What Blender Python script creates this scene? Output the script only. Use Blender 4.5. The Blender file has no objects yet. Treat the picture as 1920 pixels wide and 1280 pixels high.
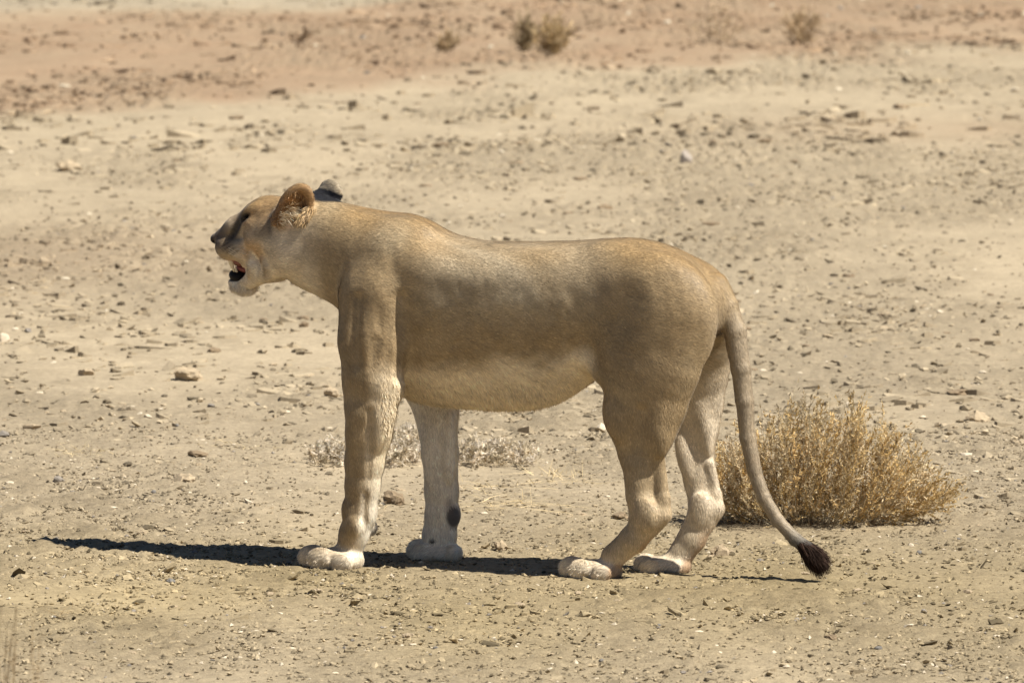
import bpy, math
import numpy as np
from mathutils import Vector, Matrix

scene = bpy.context.scene
coll = scene.collection
R = math.radians

# ------------------------------------------------------------------ camera
CAM_H, DIST, FPX = 2.45, 20.0, 12800.0                  # eye height, distance to the lioness, focal length in 1920-wide pixels
PITCH = R(5.08)
cam_data = bpy.data.cameras.new('camera')
cam = bpy.data.objects.new('camera', cam_data); coll.objects.link(cam)
cam.location = (0, 0, CAM_H)
cam.rotation_euler = (math.pi / 2 - PITCH, 0, 0)
cam_data.sensor_width = 36.0
cam_data.lens = FPX / 1920 * 36.0
cam_data.clip_start, cam_data.clip_end = 0.5, 3000
cam_data.dof.use_dof = True
cam_data.dof.focus_distance = 20.0
cam_data.dof.aperture_fstop = 9.5
scene.camera = cam

# ------------------------------------------------------------------ sky and sun
SUN_EL, SUN_AZ = R(56), R(26)
world = bpy.data.worlds.new('World'); scene.world = world; world.use_nodes = True
wn = world.node_tree.nodes; wl = world.node_tree.links
sky = wn.new('ShaderNodeTexSky'); sky.sky_type = 'NISHITA'; sky.sun_disc = False
sky.sun_elevation = SUN_EL
sky.sun_rotation = math.atan2(math.cos(SUN_AZ), -math.sin(SUN_AZ))
sky.dust_density = 0.1; sky.air_density = 0.6; sky.altitude = 1200
wl.new(sky.outputs[0], wn['Background'].inputs[0]); wn['Background'].inputs[1].default_value = 0.05
sun_d = bpy.data.lights.new('sun', 'SUN'); sun_d.energy = 5.0; sun_d.angle = R(0.53); sun_d.color = (1.0, 0.95, 0.86)
sun = bpy.data.objects.new('sun', sun_d); coll.objects.link(sun)
LIGHT = Vector((-math.cos(SUN_AZ) * math.cos(SUN_EL), math.sin(SUN_AZ) * math.cos(SUN_EL), -math.sin(SUN_EL)))
sun.rotation_euler = LIGHT.to_track_quat('-Z', 'Y').to_euler()
vs = scene.view_settings
vs.view_transform = 'Standard'; vs.look = 'None'; vs.gamma = 1.0; vs.exposure = 0.75; vs.use_curve_mapping = False

# ------------------------------------------------------------------ helpers
def rng_for(s): return np.random.default_rng(s)

def tag(o, label=None, cat=None, group=None, kind=None):
    if label: o['label'] = label
    if cat: o['category'] = cat
    if group: o['group'] = group
    if kind: o['kind'] = kind
    return o

def mesh_obj(name, verts, faces, mat, parent=None, col=None, smooth=False):
    """faces: an (n, k) array; one mesh object"""
    verts = np.asarray(verts, np.float32); faces = np.asarray(faces, np.int32)
    n, k = faces.shape
    me = bpy.data.meshes.new(name)
    me.vertices.add(len(verts)); me.vertices.foreach_set('co', verts.ravel())
    me.loops.add(n * k); me.loops.foreach_set('vertex_index', faces.ravel())
    me.polygons.add(n)
    me.polygons.foreach_set('loop_start', np.arange(0, n * k, k, dtype=np.int32))
    me.polygons.foreach_set('use_smooth', np.full(n, smooth))
    me.update(calc_edges=True)
    if col is not None:
        a = me.color_attributes.new('col', 'FLOAT_COLOR', 'POINT')
        c = np.ones((len(verts), 4), np.float32); c[:, :3] = col
        a.data.foreach_set('color', c.ravel())
    if mat: me.materials.append(mat)
    o = bpy.data.objects.new(name, me); coll.objects.link(o)
    if parent: o.parent = parent
    return o

def smoothstep(a, b, x):
    t = np.clip((x - a) / (b - a), 0, 1)
    return t * t * (3 - 2 * t)

_tabs = {}
def vnoise(x, y, seed=0):
    """smooth value noise, -1..1, lattice of 512"""
    if seed not in _tabs: _tabs[seed] = np.random.default_rng(1000 + seed).uniform(-1, 1, (512, 512)).astype(np.float32)
    T = _tabs[seed]
    xi = np.floor(x).astype(np.int64); yi = np.floor(y).astype(np.int64)
    fx = (x - xi).astype(np.float32); fy = (y - yi).astype(np.float32)
    fx = fx * fx * (3 - 2 * fx); fy = fy * fy * (3 - 2 * fy)
    x0 = xi & 511; x1 = (xi + 1) & 511; y0 = yi & 511; y1 = (yi + 1) & 511
    return (T[x0, y0] * (1 - fx) + T[x1, y0] * fx) * (1 - fy) + (T[x0, y1] * (1 - fx) + T[x1, y1] * fx) * fy

def fbm(x, y, seed=0, oct=4, gain=0.5):
    s = 0; a = 1; n = 0
    for i in range(oct):
        s = s + a * vnoise(x, y, seed + i); n += a
        x = x * 2.03 + 17.3; y = y * 2.03 + 5.7; a *= gain
    return s / n

def n3(p, f, seed=0):
    """cheap 3-D noise from three planes"""
    x, y, z = p[..., 0] * f, p[..., 1] * f, p[..., 2] * f
    return (vnoise(x + 3.1 * y, z - 1.3 * y, seed) + vnoise(y + 40 - .7 * x, z + 11 + .6 * x, seed + 1)) * .6

# ------------------------------------------------------------------ materials
def new_mat(name):
    m = bpy.data.materials.new(name); m.use_nodes = True
    return m, m.node_tree.nodes, m.node_tree.links, m.node_tree.nodes['Principled BSDF']

def attr_mat(name, rough=0.95, spec=0.15, nscale=60, namt=0.25, bump=0.0, bscale=200, bdist=0.002, sheen=0.0, nscale2=None):
    """colour from the 'col' attribute, broken up by noise, with a fine bump"""
    m, n, l, b = new_mat(name)
    at = n.new('ShaderNodeAttribute'); at.attribute_name = 'col'
    tc = n.new('ShaderNodeTexCoord')
    nz = n.new('ShaderNodeTexNoise'); nz.inputs['Scale'].default_value = nscale; nz.inputs['Detail'].default_value = 6; nz.inputs['Roughness'].default_value = .65
    l.new(tc.outputs['Object'], nz.inputs['Vector'])
    mr = n.new('ShaderNodeMapRange'); mr.inputs[1].default_value = .25; mr.inputs[2].default_value = .75
    mr.inputs[3].default_value = 1 - namt; mr.inputs[4].default_value = 1 + namt
    l.new(nz.outputs[0], mr.inputs[0])
    mx = n.new('ShaderNodeVectorMath'); mx.operation = 'SCALE'
    l.new(at.outputs['Color'], mx.inputs[0]); l.new(mr.outputs[0], mx.inputs['Scale'])
    l.new(mx.outputs[0], b.inputs['Base Color'])
    b.inputs['Roughness'].default_value = rough
    b.inputs['Specular IOR Level'].default_value = spec
    if sheen:
        b.inputs['Sheen Weight'].default_value = sheen; b.inputs['Sheen Roughness'].default_value = .45
    if bump:
        nb = n.new('ShaderNodeTexNoise'); nb.inputs['Scale'].default_value = bscale; nb.inputs['Detail'].default_value = 8; nb.inputs['Roughness'].default_value = .7
        l.new(tc.outputs['Object'], nb.inputs['Vector'])
        bp = n.new('ShaderNodeBump'); bp.inputs['Strength'].default_value = bump; bp.inputs['Distance'].default_value = bdist
        l.new(nb.outputs[0], bp.inputs['Height']); l.new(bp.outputs[0], b.inputs['Normal'])
    return m

def add_translucency(m, amt):
    n, l = m.node_tree.nodes, m.node_tree.links; b = n['Principled BSDF']
    tr = n.new('ShaderNodeBsdfTranslucent'); mx = n.new('ShaderNodeMixShader'); mx.inputs[0].default_value = amt
    l.new(b.inputs['Base Color'].links[0].from_socket, tr.inputs[0])
    l.new(b.outputs[0], mx.inputs[1]); l.new(tr.outputs[0], mx.inputs[2]); l.new(mx.outputs[0], n['Material Output'].inputs[0])

def flat_mat(name, rgb, rough=0.6, spec=0.3, namt=0.15, nscale=80, sss=0.0):
    m, n, l, b = new_mat(name)
    tc = n.new('ShaderNodeTexCoord')
    nz = n.new('ShaderNodeTexNoise'); nz.inputs['Scale'].default_value = nscale; nz.inputs['Detail'].default_value = 5
    l.new(tc.outputs['Object'], nz.inputs['Vector'])
    cr = n.new('ShaderNodeValToRGB')
    cr.color_ramp.elements[0].position = .3; cr.color_ramp.elements[1].position = .7
    cr.color_ramp.elements[0].color = (*[c * (1 - namt) for c in rgb], 1); cr.color_ramp.elements[1].color = (*[min(1, c * (1 + namt)) for c in rgb], 1)
    l.new(nz.outputs[0], cr.inputs[0]); l.new(cr.outputs[0], b.inputs['Base Color'])
    b.inputs['Roughness'].default_value = rough; b.inputs['Specular IOR Level'].default_value = spec
    if sss: b.inputs['Subsurface Weight'].default_value = sss; b.inputs['Subsurface Radius'].default_value = (.01, .005, .003)
    return m

def ground_material():
    m = attr_mat('dry_clay', .97, .1, 30, .14)
    n, l = m.node_tree.nodes, m.node_tree.links; b = n['Principled BSDF']
    src = b.inputs['Base Color'].links[0].from_socket; tc = next(x for x in n if x.type == 'TEX_COORD')
    def noise(sc, det=5, ro=.65):
        t = n.new('ShaderNodeTexNoise'); t.inputs['Scale'].default_value = sc; t.inputs['Detail'].default_value = det; t.inputs['Roughness'].default_value = ro
        l.new(tc.outputs['Object'], t.inputs['Vector']); return t.outputs[0]
    def rng(v, a, b_, c, d):
        r = n.new('ShaderNodeMapRange'); r.inputs[1].default_value = a; r.inputs[2].default_value = b_; r.inputs[3].default_value = c; r.inputs[4].default_value = d
        l.new(v, r.inputs[0]); return r.outputs[0]
    def mul(a, b_):
        r = n.new('ShaderNodeMath'); r.operation = 'MULTIPLY'; l.new(a, r.inputs[0]); l.new(b_, r.inputs[1]); return r.outputs[0]
    at = n.new('ShaderNodeAttribute'); at.attribute_name = 'rough'
    g1 = rng(noise(75, 3), .56, .66, 0, 1); g2 = rng(noise(28, 4), .54, .66, 0, 1)
    grit = n.new('ShaderNodeMath'); grit.operation = 'MAXIMUM'; l.new(g1, grit.inputs[0]); l.new(mul(g2, rng(noise(6, 3), .45, .6, 0, 1)), grit.inputs[1])
    amt = mul(grit.outputs[0], rng(at.outputs['Fac'], 0, 1, .14, .42))
    mx = n.new('ShaderNodeMix'); mx.data_type = 'RGBA'; mx.blend_type = 'MULTIPLY'
    l.new(amt, mx.inputs[0]); l.new(src, mx.inputs[6]); mx.inputs[7].default_value = (.50, .46, .40, 1)
    sp = n.new('ShaderNodeVectorMath'); sp.operation = 'SCALE'
    l.new(mx.outputs[2], sp.inputs[0])
    l.new(mul(mul(rng(noise(58, 8, .8), .3, .7, .74, 1.24), rng(noise(17, 8, .75), .3, .7, .84, 1.14)), rng(noise(140, 4, .7), .3, .7, .85, 1.13)), sp.inputs['Scale'])
    l.new(sp.outputs[0], b.inputs['Base Color'])
    h = n.new('ShaderNodeMath'); h.operation = 'MULTIPLY_ADD'; l.new(noise(42, 8, .75), h.inputs[0]); l.new(rng(at.outputs['Fac'], 0, 1, .25, 1), h.inputs[1]); l.new(mul(noise(160, 6), rng(at.outputs['Fac'], 0, 1, .1, .3)), h.inputs[2])
    bp = n.new('ShaderNodeBump'); bp.inputs['Strength'].default_value = .9; bp.inputs['Distance'].default_value = .013
    l.new(h.outputs[0], bp.inputs['Height']); l.new(bp.outputs[0], b.inputs['Normal'])
    return m
M_ground = ground_material()
M_clod = attr_mat('clod_earth', .96, .1, 120, .22, .5, 260, .003)
M_coat = attr_mat('lioness_coat', .7, .35, 90, .14, .25, 420, .0015, .1)
M_fur = attr_mat('lioness_fur', .60, .55, 300, .10, sheen=.1)
M_plant = attr_mat('dry_plant', .8, .2, 200, .2)
add_translucency(M_fur, .10); add_translucency(M_plant, .35)
M_tuft = attr_mat('tuft_hair', .85, .08, 300, .15)
M_tooth = flat_mat('tooth', (.72, .60, .40), .35, .4, .1)
M_tongue = flat_mat('tongue_flesh', (.36, .12, .09), .5, .4, .25, 120)
M_gum = flat_mat('gum_flesh', (.25, .10, .07), .45, .4, .25, 120)
M_lip = flat_mat('dark_lip', (.010, .009, .009), .6, .15, .3, 150)
M_eye = flat_mat('amber_eye', (.035, .022, .010), .12, .5, .3, 300)
M_pad = flat_mat('grey_pad', (.05, .045, .042), .8, .2, .3, 150)
M_claw = flat_mat('claw_horn', (.16, .13, .10), .5, .4, .2)

# ------------------------------------------------------------------ where a picture point falls in the place
CF = np.array([0, math.cos(PITCH), -math.sin(PITCH)]); CU = np.array([0, math.sin(PITCH), math.cos(PITCH)]); CR = np.array([1., 0, 0])
CO = np.array([0, 0, CAM_H])
def ray(px, py): return CF * FPX + CR * (px - 960) + CU * (640 - py)
def on_ground(px, py, z=0.0):
    d = ray(px, py); t = (z - CAM_H) / d[2]
    return CO + d * t

class Frame:
    """upright frame turned by yaw; its own x runs towards the tail, y away from the viewer's side, z up"""
    def __init__(s, origin, yaw):
        s.o = np.array(origin, float); s.c, s.s = math.cos(yaw), math.sin(yaw)
        s.ex = np.array([s.c, -s.s, 0]); s.ey = np.array([s.s, s.c, 0])
    def at(s, px, py, y=0.0):
        """point of the upright plane y = const seen at that pixel, in this frame's coordinates"""
        d = ray(px, py); t = (y - (CO - s.o) @ s.ey) / (d @ s.ey)
        p = CO + d * t - s.o
        return np.array([p @ s.ex, p @ s.ey, p[2]])
    def world(s, p): p = np.asarray(p); return s.o + p[..., 0:1] * s.ex + p[..., 1:2] * s.ey + p[..., 2:3] * np.array([0, 0, 1.])
    def local(s, w): w = np.asarray(w) - s.o; return np.stack([w @ s.ex, w @ s.ey, w[..., 2]], -1)

S = FPX / DIST                                           # 640 px per metre at the lioness
BODY_YAW, HEAD_YAW = R(20), R(29)
BF = Frame((0, DIST, 0), BODY_YAW)
HF = Frame(BF.world(BF.at(560, 440, 0.0)) * np.array([1, 1, 0]), HEAD_YAW)

# ------------------------------------------------------------------ lioness: an implicit body, meshed as one surface
PR = []                                                  # (kind, fn(points in the frame), frame key, centre in body coords, reach, blend)
def _add(op, fn, frame, c_frame, reach, k):
    c = np.asarray(c_frame, float)
    if frame == 'H': c = BF.local(HF.world(c))
    PR.append((op, fn, frame, c, reach, k))

def ell(px, py, y, r, ang=0.0, k=.02, op='+', frame='B', yawa=0.0, foot=None):
    """ellipsoid; r in picture pixels (along, across, up), ang tilts it in the side plane (degrees, + = front end up)"""
    F = BF if frame == 'B' else HF
    c = F.at(px, py, y / S); rr = np.array(r) / S; rr = rr * np.array([1 / F.c, 1, 1])
    if foot is not None: c[2] = rr[2] * foot - .005          # stands on the ground
    ca, sa = math.cos(R(ang)), math.sin(R(ang)); cb, sb = math.cos(R(yawa)), math.sin(R(yawa))
    def fn(p):
        q = p - c
        x = q[..., 0] * ca - q[..., 2] * sa; z = q[..., 0] * sa + q[..., 2] * ca; y_ = q[..., 1]
        if yawa: x, y_ = x * cb - y_ * sb, x * sb + y_ * cb
        k0 = np.sqrt((x / rr[0]) ** 2 + (y_ / rr[1]) ** 2 + (z / rr[2]) ** 2)
        k1 = np.sqrt((x / rr[0] ** 2) ** 2 + (y_ / rr[1] ** 2) ** 2 + (z / rr[2] ** 2) ** 2) + 1e-9
        return k0 * (k0 - 1) / k1
    _add(op, fn, frame, c, rr.max(), k)

def chain(pts, s=0.8, k=.02, kj=.012, op='+', frame='B'):
    """tapering limb through (px, py, y, r); s squashes it sideways"""
    F = BF if frame == 'B' else HF
    P = [F.at(a, b, y / S) for a, b, y, r in pts]; rad = [r / S for *_, r in pts]
    sc = np.array([1, 1 / s, 1])
    for i in range(len(P) - 1):
        a, b, ra, rb = P[i] * sc, P[i + 1] * sc, rad[i], rad[i + 1]
        def fn(p, a=a, b=b, ra=ra, rb=rb):
            q = p * sc; ba = b - a
            t = np.clip(((q - a) @ ba) / (ba @ ba), 0, 1)
            d = q - a - t[..., None] * ba
            return (np.sqrt((d * d).sum(-1)) - (ra + (rb - ra) * t)) * (1 if s > .99 else .9)
        m = (P[i] + P[i + 1]) / 2
        _add(op, fn, frame, m, np.linalg.norm(P[i + 1] - P[i]) / 2 + max(ra, rb), k if i == 0 else kj)

def spline(xs, ys, n=300):
    xs = np.array(xs, float); ys = np.array(ys, float)
    m = np.gradient(ys, xs); X = np.linspace(xs[0], xs[-1], n)
    i = np.clip(np.searchsorted(xs, X) - 1, 0, len(xs) - 2); h = xs[i + 1] - xs[i]; t = (X - xs[i]) / h
    Y = ((2 * t**3 - 3 * t**2 + 1) * ys[i] + (t**3 - 2 * t**2 + t) * h * m[i] + (-2 * t**3 + 3 * t**2) * ys[i + 1] + (t**3 - t**2) * h * m[i + 1])
    return X, Y

TORSO = [  # picture x, top, bottom, half width, how far above the middle it is widest
 (520, 420, 495, 34, .0), (545, 378, 524, 52, .0), (570, 367, 541, 60, .05), (600, 368, 556, 66, .1), (640, 380, 580, 74, .15), (680, 389, 632, 84, .2),
 (720, 396, 706, 94, .25), (760, 403, 745, 104, .34), (800, 417, 757, 111, .42), (840, 437, 763, 116, .47), (900, 451, 767, 118, .50),
 (960, 453, 769, 117, .50), (1020, 453, 763, 112, .50), (1060, 452, 749, 106, .46), (1100, 450, 724, 99, .38), (1140, 447, 694, 95, .26),
 (1180, 446, 668, 96, .15), (1230, 454, 650, 97, .05), (1280, 474, 645, 88, .0), (1320, 501, 640, 70, .0), (1348, 530, 628, 48, .0), (1366, 562, 612, 24, 0)]
def torso():
    pts = []
    for px, tp, bt, w, e in TORSO:
        a = BF.at(px, tp); b = BF.at(px, bt)
        pts.append(((a[0] + b[0]) / 2, (a[2] + b[2]) / 2, (a[2] - b[2]) / 2, w / S, e))
    pts = np.array(pts); X, _ = spline(pts[:, 0], pts[:, 1])
    tab = [spline(pts[:, 0], pts[:, j])[1] for j in range(1, 5)]
    def fn(p):
        x = p[..., 0]; zc, h, w, e = [np.interp(x, X, t) for t in tab]
        t = (p[..., 2] - zc) / h
        u = np.where(t > e, (t - e) / (1 - e), (t - e) / (1 + e))
        pw = np.where(u > 0, 2.25, 2.25 - .45 * smoothstep(0, .25, -u) * np.clip(e / .4, 0, 1))
        q = (np.abs(p[..., 1] / w) ** pw + np.abs(u) ** pw) ** (1 / pw)
        d = (q - 1) * np.minimum(w, h * .85)
        ov = np.maximum(X[0] - x, x - X[-1])
        return np.where(ov > 0, np.maximum(d, 0) + ov, d)
    c = np.array([(X[0] + X[-1]) / 2, 0, .7])
    _add('+', fn, 'B', c, 1.0, .02)

def build_prims():
    torso()
    # --- shoulder girdle
    for sy in (-1, 1):
        ell(750, 452, sy * 44, (62, 26, 38), -12, .05)                  # top of the shoulder blade
        ell(712, 540, sy * 66, (62, 36, 105), 12, .04)                   # shoulder muscle
    # --- near foreleg
    chain([(700, 560, -82, 66), (694, 640, -92, 62), (697, 710, -98, 55), (696, 770, -98, 49), (692, 810, -96, 45), (684, 865, -94, 38), (680, 910, -93, 33.5), (676, 960, -92, 30.5), (664, 1000, -92, 28), (655, 1030, -92, 26)], .72, .035)
    ell(732, 728, -92, (24, 22, 26), 0, .03)                             # elbow
    ell(728, 640, -84, (30, 30, 75), -4, .03)                            # triceps, ends in the fold behind the leg
    # --- far foreleg
    chain([(735, 560, 82, 62), (790, 690, 92, 50), (818, 770, 92, 42), (825, 850, 90, 34.5), (828, 920, 90, 32.5), (829, 965, 90, 32), (824, 1005, 90, 32), (820, 1030, 90, 30)], .78, .035)
    ell(849, 964, 88, (13, 14, 19), 0, .016)                             # carpal pad
    # --- near hind leg
    ell(1228, 600, -62, (112, 46, 120), 10, .05)                         # haunch
    chain([(1228, 590, -70, 100), (1217, 690, -69, 94), (1211, 755, -68, 77), (1206, 800, -68, 63), (1203, 850, -68, 43), (1206, 900, -68, 31), (1210, 935, -68, 29)], .52, .045, .02)
    chain([(1197, 870, -74, 29), (1201, 930, -73, 26), (1206, 965, -72, 28)], .72, .012)
    chain([(1236, 870, -72, 12), (1243, 935, -72, 13), (1242, 962, -72, 19)], .8, .010)     # heel tendon and hock
    chain([(1220, 970, -72, 31), (1188, 1010, -70, 25), (1150, 1042, -68, 23)], .78, .015)
    # --- far hind leg
    ell(1285, 600, 62, (95, 46, 110), 10, .05)
    chain([(1290, 590, 66, 85), (1300, 690, 80, 68), (1303, 755, 84, 53), (1304, 800, 84, 43), (1305, 850, 82, 34), (1310, 900, 76, 27), (1316, 940, 72, 27)], .6, .045, .02)
    chain([(1331, 870, 70, 10), (1341, 928, 70, 12), (1342, 950, 70, 18)], .8, .010)
    chain([(1323, 957, 70, 31), (1298, 1007, 62, 26), (1270, 1048, 56, 24)], .78, .015)
    # --- flank fold, hip, belly
    chain([(1130, 692, -58, 20), (1110, 674, -58, 13), (1085, 664, -56, 8)], .8, .05)
    ell(1142, 492, -46, (34, 14, 24), 0, .06); ell(1142, 492, 46, (34, 14, 24), 0, .06)      # hip points
    ell(1322, 570, -26, (30, 30, 42), 20, .03); ell(1322, 570, 26, (30, 30, 42), 20, .03)    # seat
    # --- tail
    chain([(1338, 540, 0, 30), (1360, 575, 0, 24), (1378, 620, 0, 21.5), (1389, 690, 0, 18.5), (1396, 750, 0, 16.5), (1402, 820, 0, 15), (1414, 880, 0, 13.5), (1432, 932, 0, 12.5), (1458, 975, 0, 11.5), (1490, 1010, 0, 12), (1516, 1030, 0, 13), (1530, 1047, 0, 9)], .95, .02, .006)
    # --- paws: pad, toes
    def paw(x, y_, py0, L, H, W, toes, heel, out=0.0):
        ell(x, py0, y_ - out * .4, (L, W, H), 0, .02, foot=.95)
        for tx, ty, r in toes: ell(tx, py0, y_ + ty - out * .5, (r * 1.25, r * .54, r * 1.0), 0, .004, foot=.97)
        if heel: ell(heel[0], py0, y_, (heel[1] * 1.2, W * .8, heel[1]), 0, .015, foot=.95)
    paw(632, -92, 1062, 43, 21, 36, [(594, 25, 20), (587, 3, 23), (602, -20, 22), (640, -34, 17)], (660, 17), 14)
    paw(820, 90, 1054, 36, 18, 36, [(792, -26, 18), (797, 32, 18), (787, -6, 20), (788, 14, 20)], (846, 16))
    ell(852, 1036, 66, (11, 15, 15), 0, .014)
    paw(1114, -66, 1076, 43, 19, 34, [(1083, 25, 18), (1075, 3, 21), (1090, -20, 20), (1126, -33, 16)], (1148, 14), 14)
    paw(1240, 54, 1077, 38, 17, 32, [(1218, -28, 16), (1211, -8, 18), (1213, 13, 18)], (1276, 15), 10)
    for px, py, yy, dx in ((621, 1062, -134, 0), (589, 1062, -116, -4), (1109, 1076, -107, 0), (1077, 1076, -90, -4)):       # clefts between the toes
        chain([(px + 2, py - 36, yy + 6, 4), (px + dx, py - 20, yy, 4.5), (px + dx, py - 2, yy - 2, 4.5)], 1, .006, .006, op='-')
    ell(698, 990, -76, (9, 9, 14), 15, .012)                             # dew pad of the near foreleg
    # --- head
    h = dict(frame='H')
    ell(556, 432, 0, (60, 56, 64), 0, .035, **h)                         # skull
    ell(503, 414, 0, (48, 42, 48), -20, .03, **h)                         # forehead
    for sy in (-1, 1):
        ell(503, 446, sy * 35, (46, 26, 34), -10, .028, **h)              # cheekbone
        ell(540, 474, sy * 38, (38, 26, 40), 20, .028, **h)              # jaw muscle
        ell(471, 396, sy * 27, (19, 13, 11), -38, .016, **h)              # brow
        ell(474, 424, sy * 36, (17, 12, 13), 20, .014, **h)              # cheek below the eye
    chain([(478, 422, 0, 38), (446, 433, 0, 28), (422, 447, 0, 21)], .95, .018, .012, **h)   # muzzle
    for sy in (-1, 1):
        ell(431, 466, sy * 17, (27, 20, 24), 14, .012, **h)              # whisker pad
        ell(455, 470, sy * 28, (26, 15, 20), 16, .016, **h)
    ell(406, 447, 0, (9.5, 14, 10), -25, .007, **h)                        # nose
    ell(488, 478, 0, (40, 42, 32), 0, .02, **h)
    for sy in (-1, 1):
        chain([(540, 484, sy * 30, 30), (500, 508, sy * 27, 19), (464, 528, sy * 15, 15)], .9, .018, .012, **h)   # lower jaw
        chain([(468, 478, sy * 37, 8), (474, 497, sy * 38, 9), (470, 512, sy * 34, 8)], .9, .014, .01, **h)       # fold at the corner of the mouth
        chain([(486, 470, sy * 46, 5), (500, 500, sy * 46, 6), (500, 520, sy * 40, 5)], .9, .014, .01, **h)
    ell(452, 533, 0, (23, 22, 14), 12, .014, **h)                        # chin
    ell(500, 506, 0, (40, 30, 20), 15, .02, **h)
    ell(438, 506, 0, (33, 90, 16.5), 8, .006, op='-', **h)               # open mouth
    ell(458, 503, 0, (11, 34, 17), 0, .006, op='-', **h)
    for sy in (-1, 1):
        ell(459, 409, sy * 37, (11, 8, 4), -40, .008, op='-', **h)        # eye sockets
        chain([(446, 420, sy * 33, 4), (434, 440, sy * 27, 4)], 1, .012, .01, op='-', **h)
        ell(403, 451, sy * 9, (4, 4, 3), 0, .004, op='-', **h)           # nostrils
    # near ear, cupped and laid back; far ear, its back shown
    ell(553, 385, -48, (27, 14, 48), 36, .014, yawa=-14, **h)
    ell(552, 389, -61, (19, 17, 38), 36, .008, op='-', yawa=-14, **h)
    ell(529, 412, -44, (17, 15, 26), 30, .025, **h)
    ell(562, 412, -44, (14, 12, 20), 36, .02, **h)
    ell(620, 360, 52, (27, 13, 24), 16, .012, yawa=20, **h)
    ell(600, 376, 44, (20, 18, 20), 0, .02, **h)
    # --- surface modelling of the near and far side (folds and muscle edges)
    chain([(750, 560, -118, 9), (754, 640, -122, 11), (752, 705, -116, 11)], 1, .03, .02, op='-')       # fold behind the upper arm
    chain([(704, 640, -140, 6), (692, 690, -148, 5)], 1, .02, .01, op='-')
    chain([(722, 650, -138, 6), (716, 700, -140, 5)], 1, .02, .01, op='-')
    chain([(668, 560, -128, 6), (664, 680, -140, 6)], 1, .03, .01, op='-')
    chain([(1160, 560, -150, 30), (1142, 600, -152, 32), (1132, 650, -146, 28)], 1, .06, .03, op='-')     # flank hollow before the thigh
    chain([(1236, 830, -124, 5), (1262, 790, -110, 5)], 1, .02, .01, op='-')
    chain([(1227, 870, -102, 9), (1230, 940, -98, 9)], 1, .012, .01, op='-')                            # hollow before the heel tendon
    chain([(1323, 870, 47, 7), (1327, 928, 47, 7)], 1, .014, .01, op='-')
    # forearm and shank: muscle bellies, tendons, bone
    ell(668, 792, -116, (17, 14, 62), 4, .02); ell(716, 790, -112, (15, 14, 55), 14, .02)
    chain([(694, 770, -134, 5), (692, 850, -128, 5), (690, 900, -121, 4)], 1, .016, .01, op='-')
    ell(655, 955, -100, (13, 13, 22), 0, .016)
    chain([(684, 925, -118, 4), (682, 985, -114, 4)], 1, .014, .01, op='-')
    ell(1158, 782, -86, (26, 18, 42), -14, .025); ell(1238, 800, -86, (16, 14, 54), 0, .03)
    chain([(1200, 770, -112, 6), (1196, 840, -104, 6), (1196, 900, -100, 5)], 1, .02, .01, op='-')
    ell(806, 850, 66, (14, 12, 62), -4, .02); ell(842, 840, 68, (12, 12, 66), 0, .02)
    ell(1282, 850, 62, (14, 11, 48), -12, .02); ell(1322, 800, 66, (13, 12, 52), -8, .02)
    # knuckle bone bumps on the hocks and wrists
    ell(1210, 962, -92, (15, 8, 24), 0, .03); ell(1312, 950, 50, (15, 8, 26), 0, .03); ell(664, 985, -112, (14, 9, 16), 0, .02)

def eval_pts(p, prims):
    f = np.full(p.shape[:-1], 1.0, np.float32)
    ph = None
    for op, fn, fr, c, reach, k in prims:
        if fr == 'H':
            if ph is None: ph = HF.local(BF.world(p))
            d = fn(ph)
        else: d = fn(p)
        if op == '+':
            hh = np.maximum(k - np.abs(f - d), 0) / k
            f = np.minimum(f, d) - hh * hh * k * .25
        else:
            d = -d
            hh = np.maximum(k - np.abs(f - d), 0) / k
            f = np.maximum(f, d) + hh * hh * k * .25
    # slack skin and muscle unevenness
    return f

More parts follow.
